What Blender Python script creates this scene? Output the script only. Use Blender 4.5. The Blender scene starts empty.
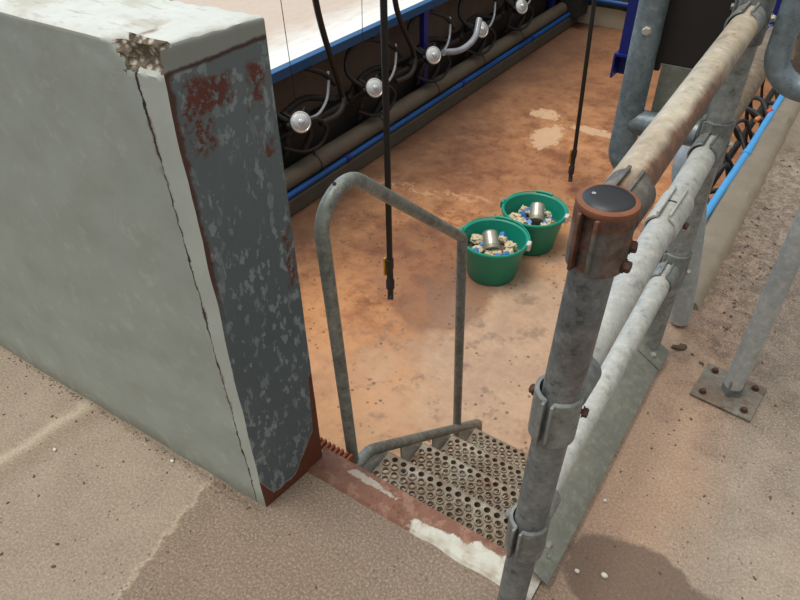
import bpy, bmesh, math, random
from mathutils import Vector, Matrix, noise
random.seed(7)
S = bpy.context.scene
COL = S.collection
PI = math.pi
V = Vector

# ------------------------------------------------------------------ materials
class NB:
    """small node builder"""
    def __init__(s, name):
        s.m = bpy.data.materials.new(name); s.m.use_nodes = True
        s.nt = s.m.node_tree; s.nt.nodes.clear()
        s.out = s.nt.nodes.new('ShaderNodeOutputMaterial')
        s.b = s.nt.nodes.new('ShaderNodeBsdfPrincipled')
        s.nt.links.new(s.b.outputs[0], s.out.inputs[0])
        s.tc = s.nt.nodes.new('ShaderNodeTexCoord')
        s.co = s.tc.outputs['Object']
        sp = s.nt.nodes.new('ShaderNodeSeparateXYZ'); s.nt.links.new(s.co, sp.inputs[0])
        s.X, s.Y, s.Z = sp.outputs
    def lk(s, v, inp):
        if isinstance(v, (int, float)): inp.default_value = v
        elif isinstance(v, (tuple, list)):
            inp.default_value = (*v, 1.0) if len(v) == 3 and len(inp.default_value) == 4 else v
        else: s.nt.links.new(v, inp)
    def math(s, op, a, b=0.0, clamp=False):
        n = s.nt.nodes.new('ShaderNodeMath'); n.operation = op; n.use_clamp = clamp
        s.lk(a, n.inputs[0]); s.lk(b, n.inputs[1]); return n.outputs[0]
    def add(s, a, b): return s.math('ADD', a, b)
    def sub(s, a, b): return s.math('SUBTRACT', a, b)
    def mul(s, a, b): return s.math('MULTIPLY', a, b)
    def mx(s, a, b): return s.math('MAXIMUM', a, b)
    def mn(s, a, b): return s.math('MINIMUM', a, b)
    def step(s, v, e, w=0.01):
        """0 below e-w, 1 above e+w"""
        n = s.nt.nodes.new('ShaderNodeMapRange'); n.clamp = True
        s.lk(v, n.inputs[0]); n.inputs[1].default_value = e - w; n.inputs[2].default_value = e + w
        return n.outputs[0]
    def inv(s, v): return s.sub(1.0, v)
    def box(s, x0, x1, y0, y1, z0=None, z1=None, w=0.01, jit=None):
        X, Y, Z = (s.X, s.Y, s.Z)
        if jit is not None:
            X = s.add(X, jit); Y = s.add(Y, jit); Z = s.add(Z, jit)
        r = None
        for v, a, b in ((X, x0, x1), (Y, y0, y1), (Z, z0, z1)):
            if a is None: continue
            t = s.mul(s.step(v, a, w), s.inv(s.step(v, b, w)))
            r = t if r is None else s.mul(r, t)
        return r
    def ell(s, x, y, rx, ry, jit=None, w=0.15):
        dx = s.mul(s.sub(s.X, x), 1 / rx); dy = s.mul(s.sub(s.Y, y), 1 / ry)
        d = s.math('SQRT', s.add(s.mul(dx, dx), s.mul(dy, dy)))
        if jit is not None: d = s.add(d, jit)
        return s.inv(s.step(d, 1.0, w))
    def noise(s, scale=5, detail=4, rough=.55, stretch=None, off=0.0, dist=0.0):
        n = s.nt.nodes.new('ShaderNodeTexNoise')
        n.inputs['Scale'].default_value = scale; n.inputs['Detail'].default_value = detail
        n.inputs['Roughness'].default_value = rough; n.inputs['Distortion'].default_value = dist
        mp = s.nt.nodes.new('ShaderNodeMapping'); s.nt.links.new(s.co, mp.inputs[0])
        mp.inputs['Scale'].default_value = stretch or (1, 1, 1)
        mp.inputs['Location'].default_value = (off, off * .7, off * .3)
        s.nt.links.new(mp.outputs[0], n.inputs['Vector']); return n.outputs[0]
    def voro(s, scale=20, feature='F1'):
        n = s.nt.nodes.new('ShaderNodeTexVoronoi'); n.feature = feature
        n.inputs['Scale'].default_value = scale
        s.nt.links.new(s.co, n.inputs['Vector']); return n.outputs['Distance']
    def cen(s, v, amp): return s.mul(s.sub(v, .5), amp)
    def mix(s, f, a, b):
        n = s.nt.nodes.new('ShaderNodeMix'); n.data_type = 'RGBA'
        s.lk(f, n.inputs[0]); s.lk(a, n.inputs[6]); s.lk(b, n.inputs[7]); return n.outputs[2]
    def fin(s, col, rough=.7, metal=0.0, bump=None, bstr=.3, bdist=.004, spec=None, trans=0.0):
        s.lk(col, s.b.inputs['Base Color']); s.lk(rough, s.b.inputs['Roughness'])
        s.lk(metal, s.b.inputs['Metallic'])
        if spec is not None: s.b.inputs['Specular IOR Level'].default_value = spec
        if trans: s.b.inputs['Transmission Weight'].default_value = trans
        if bump is not None:
            n = s.nt.nodes.new('ShaderNodeBump'); n.inputs['Strength'].default_value = bstr
            n.inputs['Distance'].default_value = bdist; s.lk(bump, n.inputs['Height'])
            s.nt.links.new(n.outputs[0], s.b.inputs['Normal'])
        return s.m

def srgb(r, g, b):
    f = lambda c: (c / 255 / 12.92) if c <= 10 else ((c / 255 + .055) / 1.055) ** 2.4
    return (f(r), f(g), f(b))

def simple(name, col, rough=.5, metal=0.0, var=.25, scale=12, spec=None):
    k = NB(name); n = k.noise(scale, 5, .6)
    c = k.mix(n, tuple(x * (1 - var) for x in col), tuple(min(1, x * (1 + var)) for x in col))
    return k.fin(c, rough, metal, bump=k.noise(scale * 6, 3), bstr=.12, bdist=.002, spec=spec)

RUST = srgb(104, 50, 26); RUST2 = srgb(72, 38, 24)

def mat_floor():
    k = NB('dusty_concrete')
    n1 = k.noise(1.7, 6, .6); n2 = k.noise(9, 5, .65, off=3); n3 = k.noise(140, 3, .7); n4 = k.noise(38, 4, .7, off=9)
    c = k.mix(n2, srgb(140, 125, 108), srgb(176, 161, 143))
    c = k.mix(k.mul(k.step(n1, .52, .14), .35), c, srgb(128, 110, 93))
    # reddish dust on the right-hand strip beside the kick plate
    dust = k.mul(k.ell(-.08, 1.35, .16, 1.0, k.cen(n1, 1.6), .4), .75)
    c = k.mix(dust, c, k.mix(n2, srgb(168, 128, 100), srgb(198, 162, 132)))
    # newer, browner screed patch in front of the pillar, bounded by a ragged joint
    edge = k.add(k.add(k.X, 1.0), k.add(k.cen(n4, .06), k.mul(k.sub(k.Y, .4), .17)))
    patch = k.mul(k.step(edge, 0, .004), k.inv(k.step(k.add(k.X, k.cen(n1, .5)), -.12, .12)))
    patch = k.mul(patch, k.inv(k.step(k.Y, 1.0, .05)))
    c = k.mix(k.mul(patch, .85), c, k.mix(n2, srgb(112, 95, 80), srgb(138, 118, 101)))
    lip = k.mul(k.inv(k.step(k.math('ABSOLUTE', edge), .006, .005)), k.inv(k.step(k.Y, .62, .05)))
    c = k.mix(k.mul(lip, .45), c, srgb(202, 186, 160))
    # pale ridge left of the patch
    rd = k.math('ABSOLUTE', k.add(k.add(k.X, 1.555), k.add(k.cen(n2, .05), k.mul(k.sub(k.Y, .45), -.1))))
    c = k.mix(k.mul(k.inv(k.step(rd, .016, .014)), .55), c, srgb(205, 192, 168))
    rd2 = k.math('ABSOLUTE', k.add(k.add(k.X, 1.50), k.add(k.cen(n2, .06), k.mul(k.sub(k.Y, .45), -.1))))
    c = k.mix(k.mul(k.inv(k.step(rd2, .03, .03)), .45), c, srgb(128, 108, 88))
    # darker, smoother patch with its own rounded outline
    dj = k.cen(k.noise(6, 5, .6, off=2), .8)
    darker = k.mx(k.ell(.02, .93, .16, .13, dj, .05), k.mx(k.ell(.17, .9, .16, .13, dj, .05), k.ell(.10, .74, .20, .15, dj, .05)))
    c = k.mix(k.mul(darker, .8), c, srgb(104, 82, 66))
    # dirt line at the wall foot, crumbly dirt by the curb, specks
    foot = k.mul(k.inv(k.step(k.math('ABSOLUTE', k.add(k.sub(k.Y, .605), k.cen(n4, .05))), .014, .012)), k.inv(k.step(k.X, -.84, .02)))
    c = k.mix(k.mul(foot, .55), c, srgb(96, 82, 66))
    curb = k.mul(k.ell(-.02, 2.7, .2, .85, k.cen(n2, 1.4), .35), k.step(n4, .5, .06))
    c = k.mix(k.mul(curb, .65), c, srgb(92, 70, 54))
    dirt_and_shade = k.mul(k.ell(.36, 2.4, .46, .9, k.cen(n2, 1.2), .4), k.add(.35, k.mul(k.step(n4, .45, .2), .65)))  # dirt plus painted shade darkening the far right floor
    c = k.mix(k.mul(dirt_and_shade, .85), c, srgb(90, 79, 70))
    vo = k.voro(60); sel = k.step(k.noise(17, 2, .5, off=21), .56, .03)
    spk = k.mul(k.inv(k.step(vo, .17, .05)), sel)
    c = k.mix(k.mul(spk, .75), c, srgb(70, 56, 46))
    g1 = k.noise(150, 7, .85, off=5)
    gs = k.sub(1.0, k.mul(darker, .7))
    c = k.mix(k.mul(k.mul(k.step(g1, .57, .08), .42), gs), c, srgb(222, 208, 188))
    c = k.mix(k.mul(k.inv(k.step(g1, .43, .08)), .42), c, srgb(92, 78, 64))
    c = k.mix(k.mul(k.inv(k.step(n3, .40, .05)), .25), c, srgb(108, 92, 76))
    h = k.add(k.mul(n3, .5), k.add(k.mul(lip, 1.0), n4))
    return k.fin(c, k.sub(.92, k.mul(darker, .25)), bump=h, bstr=.45, bdist=.003)

def mat_pit():
    k = NB('muddy_concrete')
    n1 = k.noise(1.1, 5, .6, off=4); n2 = k.noise(4.5, 6, .65, off=1); n3 = k.noise(70, 3, .7); n4 = k.noise(18, 5, .7, off=7)
    c = k.mix(k.step(n1, .5, .18), srgb(130, 74, 40), srgb(194, 134, 86))
    c = k.mix(k.mul(k.step(n2, .55, .12), .55), c, srgb(214, 160, 112))
    c = k.mix(k.mul(k.inv(k.step(n2, .43, .07)), .7), c, srgb(112, 66, 40))
    c = k.mix(k.mul(k.step(n4, .56, .08), .25), c, srgb(206, 158, 116))
    c = k.mix(k.mul(k.inv(k.step(n4, .42, .06)), .25), c, srgb(104, 66, 44))
    # pale scuffed concrete near the stair and buckets
    pale = k.mul(k.ell(-.85, 2.35, .55, 1.0, k.cen(n2, 1.6), .35), .75)
    c = k.mix(pale, c, k.mix(n4, srgb(170, 140, 118), srgb(214, 188, 160)))
    pale2 = k.mul(k.ell(-1.45, 1.5, .45, .5, k.cen(n2, 1.5), .4), .5)
    c = k.mix(pale2, c, srgb(214, 170, 130))
    # wet brown patch around the hose nozzle
    wj = k.cen(k.noise(3.5, 4, .6, off=11), 1.1)
    wet = k.mx(k.ell(-1.75, 2.75, .36, .42, wj, .14), k.ell(-1.45, 2.5, .26, .3, wj, .14))
    c = k.mix(k.mul(wet, .55), c, srgb(112, 70, 46))
    wet2 = k.mx(k.ell(-1.9, 3.9, .5, .5, wj, .3), k.ell(-1.5, 4.2, .4, .35, wj, .2))
    c = k.mix(k.mul(wet2, .4), c, srgb(112, 64, 36))
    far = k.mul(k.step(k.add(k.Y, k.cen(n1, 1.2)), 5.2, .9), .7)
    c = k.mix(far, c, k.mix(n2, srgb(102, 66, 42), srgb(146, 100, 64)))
    # mud plus shade painted into the floor along the left plinth
    mud_shade = k.mul(k.inv(k.step(k.add(k.X, k.add(k.cen(n1, .7), k.cen(n2, .3))), -2.15, .4)), .88)
    c = k.mix(mud_shade, c, k.mix(n4, srgb(66, 44, 30), srgb(98, 66, 44)))
    # bare pale flake
    fj = k.add(k.cen(n4, 2.2), k.cen(n2, 1.4))
    fl = k.mx(k.ell(-1.78, 4.72, .11, .22, fj, .06), k.mx(k.ell(-1.95, 5.1, .12, .1, fj, .06), k.ell(-1.5, 5.0, .16, .07, fj, .06)))
    c = k.mix(k.mul(fl, .75), c, srgb(206, 172, 138))
    ln = k.mul(k.inv(k.step(k.math('ABSOLUTE', k.add(k.sub(k.Y, 3.55), k.add(k.cen(n2, .5), k.mul(k.add(k.X, 1.9), -.3)))), .018, .015)), k.mul(k.step(n4, .5, .05), k.inv(k.step(k.X, -1.6, .1))))
    c = k.mix(k.mul(ln, .35), c, srgb(220, 180, 140))
    spk = k.mul(k.inv(k.step(k.voro(26), .2, .06)), k.step(k.noise(6, 2, .5, off=31), .54, .04))
    c = k.mix(k.mul(spk, .7), c, srgb(60, 44, 36))
    gr = k.mul(k.step(k.noise(8, 4, .7, off=14), .6, .05), k.ell(-1.15, 2.2, .6, .9, None, .4))
    c = k.mix(k.mul(gr, .5), c, srgb(110, 92, 80))
    rough = k.sub(.8, k.add(k.mul(wet, .3), k.mul(wet2, .2)))
    return k.fin(c, rough, bump=k.add(n4, k.mul(n3, .4)), bstr=.4, bdist=.005)

def mat_plaster():
    k = NB('painted_plaster')
    n1 = k.noise(3, 5, .6); n2 = k.noise(22, 5, .65, off=2); n3 = k.noise(120, 3, .7); n5 = k.noise(9, 4, .6, off=8)
    c = k.mix(n1, srgb(158, 166, 158), srgb(176, 184, 176))
    c = k.mix(k.mul(k.step(n5, .58, .12), .35), c, srgb(150, 150, 138))
    c = k.mix(k.mul(k.step(n2, .62, .06), .3), c, srgb(198, 202, 194))
    # paler, blotchy top
    top = k.step(k.Z, 1.163, .004)
    c = k.mix(top, c, k.mix(n2, srgb(196, 200, 193), srgb(224, 227, 220)))
    c = k.mix(k.mul(k.mul(top, k.step(n5, .58, .05)), .55), c, srgb(182, 172, 150))
    c = k.mix(k.mul(k.mul(top, k.step(k.noise(30, 5, .7, stretch=(.5, 2, 1), off=4), .60, .03)), .4), c, srgb(150, 146, 134))
    # hairline crack beside the steel end, following the corner
    zc = k.mul(k.Z, -.03)
    cx = k.add(k.add(k.X, .879), k.add(k.mul(zc, -1.0), k.cen(k.noise(34, 4, .7, off=5), .018)))
    c = k.mix(k.mul(k.step(cx, .0, .004), .4), c, srgb(206, 211, 203))
    wdt = k.add(.0009, k.mul(k.step(k.noise(16, 3, .6, off=6), .52, .1), .0024))
    cr = k.step(k.sub(wdt, k.math('ABSOLUTE', cx)), 0, .0012)
    cr = k.mul(cr, k.inv(k.step(k.Z, 1.14, .01)))
    rst = k.mul(k.step(k.noise(11, 3, .6, off=15), .56, .05), k.inv(k.step(k.math('ABSOLUTE', cx), .006, .003)))
    c = k.mix(k.mul(rst, .7), c, srgb(112, 62, 40))
    c = k.mix(cr, c, srgb(48, 38, 30))
    # grime at the foot
    ft = k.mul(k.inv(k.step(k.add(k.Z, k.cen(n2, .1)), .03, .04)), .6)
    c = k.mix(ft, c, srgb(120, 112, 92))
    h = k.add(k.add(k.mul(n2, .6), k.mul(n3, .25)), k.mul(cr, -1.5))
    return k.fin(c, .85, bump=h, bstr=.35, bdist=.004)

def mat_steel_end():
    k = NB('flaking_slate_paint')
    st = (6, 6, 2.2)
    n1 = k.noise(6, 5, .6, stretch=(1, 1, .5)); n2 = k.noise(9, 5, .7, stretch=(2.4, 2.4, .8), off=2)
    n3 = k.noise(75, 4, .75); n4 = k.noise(30, 4, .65, off=4)
    c = k.mix(n1, srgb(72, 85, 91), srgb(106, 118, 120))
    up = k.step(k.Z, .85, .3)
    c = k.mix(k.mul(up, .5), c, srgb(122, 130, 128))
    fl = k.mul(k.step(k.noise(32, 3, .6, stretch=(1.5, 1.5, .9), off=2), .58, .02), k.step(k.noise(8, 2, .5, off=8), .42, .06))
    c = k.mix(k.mul(fl, .6), c, srgb(158, 170, 172))
    fl2 = k.mul(k.step(k.noise(34, 3, .6, stretch=(1.2, 1.2, .45), off=12), .62, .02), k.inv(k.step(k.Z, 1.0, .05)))
    c = k.mix(k.mul(fl2, .5), c, srgb(150, 160, 162))
    # rust bleeding through
    nj = k.cen(n4, .06)
    r1 = k.mul(k.box(None, None, .648, .735, 1.05, 1.108, .006, nj), k.step(n3, .45, .02))
    r2 = k.mul(k.box(None, None, .642, .69, .985, 1.10, .006, nj), k.step(n3, .50, .02))
    r3 = k.mul(k.box(None, None, .772, .800, 1.03, 1.108, .006, nj), k.step(n3, .45, .03))
    r4 = k.mul(k.box(None, None, .795, .815, .62, .76, .006, nj), k.step(n3, .47, .04))
    r5 = k.mul(k.box(None, None, .790, .806, .93, .96, .005, nj), k.step(n3, .42, .04))
    rust = k.mx(k.mx(r1, r2), k.mx(r3, k.mx(r4, r5)))
    c = k.mix(k.mul(rust, .92), c, k.mix(n4, srgb(120, 52, 30), srgb(86, 40, 28)))
    # left edge seam, rusted; cap joint line; bare grey plaster cap above it
    seam = k.mul(k.inv(k.step(k.add(k.Y, k.cen(n4, .024)), .630, .003)), k.step(k.add(k.Z, k.cen(n4, .3)), .66, .06))
    c = k.mix(k.mul(seam, .9), c, k.mix(n3, srgb(62, 36, 28), srgb(104, 52, 34)))
    jz = k.add(k.sub(k.Z, k.mul(k.sub(k.Y, .62), .06)), k.cen(n4, .012))
    cap = k.step(jz, 1.131, .003)
    c = k.mix(cap, c, k.mix(n1, srgb(136, 140, 132), srgb(160, 164, 156)))
    jl = k.inv(k.step(k.math('ABSOLUTE', k.sub(jz, 1.128)), .0035, .002))
    c = k.mix(k.mul(jl, .9), c, srgb(70, 38, 28))
    # bare rust foot below a ragged paint edge
    bnd = k.add(.028, k.add(k.mul(k.mx(k.sub(k.Y, .725), 0.0), 1.5), k.mul(k.mx(k.sub(.652, k.Y), 0.0), 2.6)))
    bnd = k.add(bnd, k.mul(k.step(k.Y, .806, .005), .17))
    d = k.sub(k.add(k.Z, k.cen(n4, .03)), bnd)
    c = k.mix(k.inv(k.step(k.math('ABSOLUTE', d), .004, .003)), c, srgb(165, 160, 150))
    bare = k.inv(k.step(d, 0, .002))
    c = k.mix(bare, c, k.mix(n3, srgb(70, 38, 26), srgb(126, 66, 42)))
    h = k.add(k.mul(bare, -.8), k.add(k.mul(rust, .4), k.mul(n3, .2)))
    return k.fin(c, .62, bump=h, bstr=.4, bdist=.003)

def mat_galv(name, base=(172, 176, 172), dark=(120, 126, 126), rust=.0, rusty_box=None, metal=.35, rough=.5, soil=None, speck=.5):
    k = NB(name)
    n1 = k.noise(7, 5, .65); n2 = k.noise(42, 4, .7, off=3); n3 = k.noise(160, 3, .7)
    c = k.mix(k.step(n1, .5, .25), srgb(*dark), srgb(*base))
    c = k.mix(k.mul(k.step(n2, .58, .08), .4), c, srgb(min(255, base[0] + 34), min(255, base[1] + 30), min(255, base[2] + 28)))
    c = k.mix(k.mul(k.inv(k.step(n2, .39, .05)), speck), c, srgb(72, 70, 64))
    if soil:
        c = k.mix(k.mul(k.step(k.noise(5, 5, .7, off=6), soil[0], .1), soil[1]), c, srgb(*soil[2]))
    r = k.mul(k.step(k.noise(13, 5, .7, off=9), 1 - rust, .06), .85) if rust else None
    if rusty_box is not None:
        b = rusty_box(k); r = b if r is None else k.mx(r, b)
    m = metal
    if r is not None:
        c = k.mix(r, c, k.mix(k.step(n2, .5, .2), srgb(58, 38, 28), srgb(128, 76, 50)))
        m = k.mul(k.inv(r), metal)
    c = k.mix(k.mul(k.inv(k.step(n3, .40, .04)), .35 * speck), c, srgb(84, 80, 72))
    return k.fin(c, rough, m, bump=k.add(n2, k.mul(n3, .5)), bstr=.45, bdist=.002)

M = {}
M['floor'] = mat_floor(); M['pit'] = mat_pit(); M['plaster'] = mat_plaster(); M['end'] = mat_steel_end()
k = NB('broken_concrete'); v = k.voro(70); n = k.noise(45, 5, .7)
M['chip'] = k.fin(k.mix(k.step(v, .38, .1), srgb(196, 186, 168), k.mix(n, srgb(72, 62, 52), srgb(150, 136, 116))), .95, bump=k.add(v, n), bstr=.9, bdist=.012)
k = NB('rust_stained_nosing'); n = k.noise(11, 5, .65); n2 = k.noise(60, 4, .7); n5 = k.noise(30, 4, .6, off=3)
c = k.mix(n, srgb(116, 82, 66), srgb(150, 106, 86))
c = k.mix(k.mul(k.step(n5, .56, .04), .45), c, srgb(176, 140, 118))
c = k.mix(k.mul(k.step(n2, .6, .05), .5), c, srgb(94, 50, 36))
wx = k.add(k.X, k.cen(n, .28)); wy = k.add(k.Y, k.add(k.cen(n, .09), k.mul(k.add(k.X, .5), -.16)))
lim = k.add(.792, k.mul(k.mx(k.add(k.X, .56), 0.0), .14))
pw = k.mul(k.step(k.add(wx, k.cen(n5, .08)), -.53, .012), k.step(k.sub(lim, k.add(k.Y, k.add(k.cen(n5, .05), k.cen(n, .05)))), 0, .003))
pw2 = k.mul(k.ell(-.66, .828, .07, .008, k.cen(n5, 4.5), .1), .6)
c = k.mix(k.mx(pw, pw2), c, k.mix(k.step(n5, .55, .12), srgb(208, 206, 192), srgb(180, 168, 148)))
dk = k.mul(k.inv(k.step(k.X, -.72, .08)), .5); c = k.mix(dk, c, srgb(92, 62, 48))
M['nosing'] = k.fin(c, .85, bump=k.add(n2, k.mul(pw, .8)), bstr=.5, bdist=.004)
M['galv'] = mat_galv('galvanised_pipe', rust=.30, soil=(.56, .4, (150, 128, 104)))
M['galv_white'] = mat_galv('chalky_galvanised_pipe', base=(196, 196, 188), dark=(176, 178, 171), rust=.28, metal=.12, rough=.6, speck=.35)
def rside(k):
    j = k.cen(k.noise(14, 5, .7, off=5), .06)
    g = k.inv(k.step(k.add(k.Y, k.mul(j, 6)), 1.36, .16))
    low = k.step(k.add(k.sub(k.X, k.mul(k.sub(k.Z, 1.04), 1.0)), k.mul(j, .7)), -.206, .010)
    nr = k.inv(k.step(k.add(k.Y, k.mul(j, 1.6)), .815, .03))
    return k.mx(k.mul(k.mul(low, g), .9), k.mul(k.mul(nr, k.step(k.add(k.X, j), -.215, .02)), .8))
M['toprail'] = mat_galv('worn_top_rail', base=(206, 196, 174), dark=(170, 160, 140), rust=.34, rusty_box=rside, metal=.12, rough=.55, soil=(.55, .4, (176, 140, 104)), speck=.3)
def pmask(k):
    j = k.cen(k.noise(10, 4, .7, off=5), .03)
    sl = k.mul(k.mul(k.step(k.Z, .984, .004), k.step(k.noise(28, 4, .7), .36, .1)), .9)
    return k.mx(sl, k.mul(k.mul(k.step(k.add(k.sub(k.X, k.mul(k.sub(k.Y, .722), .5)), j), -.18, .02), k.step(k.Z, .6, .2)), k.mul(k.step(k.noise(16, 4, .7, stretch=(1, 1, .4)), .5, .12), .4)))
M['post'] = mat_galv('weathered_dark_post', base=(140, 145, 144), dark=(92, 101, 106), rust=.27, rusty_box=pmask, metal=.25, rough=.5, speck=.8)
M['clamp'] = mat_galv('clamp_metal', base=(150, 154, 150), dark=(104, 108, 106), rust=.30, metal=.3, rough=.55)
def rmask(k):
    j = k.cen(k.noise(14, 4, .7, off=5), .03)
    sx = k.add(k.sub(k.X, k.mul(k.sub(k.Y, .684), .2)), j)
    slot = k.mul(k.mul(k.step(sx, -.212, .004), k.inv(k.step(sx, -.187, .005))), k.inv(k.step(k.Y, .715, .01)))
    rt = k.mul(k.step(k.add(k.X, j), -.166, .008), k.mul(k.step(k.noise(20, 4, .7, stretch=(1, 1, .5)), .45, .1), .8))
    tp = k.mul(k.step(k.add(k.Z, j), 1.052, .004), k.inv(k.step(k.Y, .76, .01)))
    return k.mul(k.mx(slot, k.mx(rt, tp)), k.add(.5, k.mul(k.step(k.noise(30, 4, .7), .45, .08), .4)))
M['rustclamp'] = mat_galv('rusted_clamp', base=(128, 124, 114), dark=(78, 80, 80), rusty_box=rmask, metal=.2, rough=.7)
M['rust'] = simple('orange_rust', srgb(136, 88, 62), .8, .1, .45, 35)
M['darkbolt'] = simple('rusty_bolt', srgb(92, 66, 54), .6, .4, .4, 60)
M['bolt'] = simple('zinc_bolt', srgb(196, 192, 182), .45, .5, .2, 60)
M['plate'] = mat_galv('dull_steel_plate', base=(134, 135, 123), dark=(114, 115, 104), rust=.25, metal=.1, rough=.65, speck=.2)
M['dirtyplate'] = mat_galv('soiled_base_plate', base=(138, 136, 124), dark=(104, 100, 90), rust=.4, metal=.1, rough=.75, soil=(.5, .7, (118, 96, 76)), speck=.5)
M['tread'] = mat_galv('muddy_galvanised_tread', base=(186, 178, 160), dark=(146, 134, 116), rust=.36, metal=.1, rough=.7, soil=(.5, .6, (124, 96, 74)), speck=.3)
M['hoop'] = mat_galv('handrail_tube', base=(158, 160, 150), dark=(108, 114, 110), rust=.25, metal=.35, rough=.45, speck=.5)
M['bluegalv'] = mat_galv('gate_tube', base=(140, 154, 160), dark=(94, 106, 112), rust=.2, metal=.35, rough=.45, speck=.4)
M['brownpipe'] = mat_galv('soiled_brown_pipe', base=(136, 120, 100), dark=(98, 84, 70), rust=.3, metal=.1, rough=.7)
M['leg'] = mat_galv('pale_bent_leg', base=(186, 190, 188), dark=(160, 166, 164), rust=.2, metal=.15, rough=.55, speck=.2)
M['black'] = simple('black_plastic', srgb(44, 46, 48), .45, 0, .25, 30)
M['hose'] = simple('black_rubber_hose', srgb(34, 32, 30), .55, 0, .3, 30)
M['rubber'] = simple('dark_rubber_sheet', srgb(44, 38, 34), .6, 0, .35, 8)
M['navy'] = simple('navy_blue_paint', srgb(26, 38, 120), .45, .1, .2, 15)
M['blue'] = simple('bright_blue_paint', srgb(3, 78, 126), .45, 0, .2, 10)
M['bluepipe'] = simple('blue_pvc', srgb(8, 74, 138), .45, 0, .25, 8)
M['lightblue'] = simple('light_blue_pvc', srgb(84, 172, 234), .5, 0, .15, 12)
k = NB('whitewashed_platform'); n = k.noise(2.2, 5, .6); n2 = k.noise(7, 5, .65, stretch=(3, .5, 1)); n4 = k.noise(24, 4, .7)
c = k.mix(n2, srgb(222, 222, 216), srgb(244, 244, 240))
tan = k.inv(k.step(k.add(k.X, k.add(k.cen(n, .5), k.cen(n2, .3))), -3.22, .18))
c = k.mix(k.mul(tan, .8), c, k.mix(n4, srgb(176, 150, 128), srgb(206, 186, 166)))
c = k.mix(k.mul(k.step(n4, .6, .05), .25), c, srgb(196, 178, 158))
M['platform'] = k.fin(c, .8, bump=k.add(n4, n2), bstr=.2)
M['recess'] = simple('brown_stained_wall', srgb(112, 96, 84), .85, 0, .3, 5)
M['plinth'] = simple('dark_dirty_plinth', srgb(84, 78, 68), .85, 0, .35, 6)
M['greypipe'] = simple('grey_dusty_pipe', srgb(96, 86, 72), .6, 0, .3, 7)
M['channel'] = simple('black_cable_tray', srgb(40, 38, 36), .6, 0, .3, 9)
M['farwall'] = simple('dark_end_wall', srgb(70, 66, 60), .9, 0, .3, 4)
M['farbase'] = simple('pale_end_wall_base', srgb(170, 160, 140), .9, 0, .2, 6)
M['steel'] = simple('stainless_lid', (.76, .77, .76), .28, .7, .08, 20)
M['bowl'] = simple('smoked_bowl', srgb(46, 44, 42), .3, 0, .3, 20)
k = NB('clear_milk_tube'); M['clear'] = k.fin(k.mix(k.noise(9), srgb(112, 116, 122), srgb(176, 182, 190)), .2, .0)
M['green'] = simple('green_plastic', srgb(16, 146, 122), .42, 0, .08, 9)
M['lug'] = simple('pale_plastic_lug', srgb(216, 204, 198), .5, 0, .08, 20)
M['tin'] = simple('tin_can_metal', srgb(184, 178, 162), .35, .55, .2, 25)
M['tinside'] = simple('tin_label_band', srgb(150, 142, 124), .5, .3, .2, 25)
M['paper'] = simple('crumpled_beige_paper', srgb(206, 190, 156), .9, 0, .3, 30)
M['cap'] = simple('blue_bottle_plastic', srgb(74, 132, 204), .4, 0, .2, 20)
M['scrap'] = simple('mixed_scraps', srgb(120, 108, 90), .9, 0, .5, 50)
M['brick'] = simple('terracotta_brick', srgb(150, 84, 58), .9, 0, .25, 30)
M['beam'] = simple('rough_kerb_concrete', srgb(152, 140, 122), .9, 0, .25, 14)
M['dirt'] = simple('dirt_lumps', srgb(100, 82, 66), .95, 0, .3, 60)
M['stone'] = simple('white_pebble', srgb(226, 220, 206), .8, 0, .1, 60)
M['brass'] = simple('brass_yellow', srgb(196, 150, 40), .4, .4, .2, 30)
M['tagred'] = simple('pink_plastic', srgb(206, 96, 84), .5, 0, .1, 20)
M['tagorange'] = simple('orange_plastic', srgb(214, 130, 70), .5, 0, .1, 20)

# ------------------------------------------------------------------ mesh helpers
def link(name, bm, mats, parent=None, smooth=True, ang=40):
    me = bpy.data.meshes.new(name); bmesh.ops.recalc_face_normals(bm, faces=bm.faces[:]); bm.to_mesh(me); bm.free()
    for m in (mats if isinstance(mats, (list, tuple)) else [mats]): me.materials.append(m)
    o = bpy.data.objects.new(name, me); COL.objects.link(o)
    if smooth:
        for p in me.polygons: p.use_smooth = True
        try: me.set_sharp_from_angle(angle=math.radians(ang))
        except Exception: pass
    if parent is not None: setpar(o, parent)
    return o
def rootmat(p):
    m = Matrix.Translation(p.location) @ p.rotation_euler.to_matrix().to_4x4() if p.type == 'EMPTY' else p.matrix_basis.copy()
    return m
def setpar(o, p):
    o.parent = p
    if p.type == 'EMPTY': o.matrix_parent_inverse = rootmat(p).inverted()
def thing(name, label, cat, loc, group=None):
    o = bpy.data.objects.new(name, None); COL.objects.link(o); o.location = loc; o.empty_display_size = .05
    return tag(o, label, cat, group)
def tag(o, label, cat, group=None, kind=None):
    o['label'] = label; o['category'] = cat
    if group: o['group'] = group
    if kind: o['kind'] = kind
    return o
def struct(o):
    o['kind'] = 'structure'; return o

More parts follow.
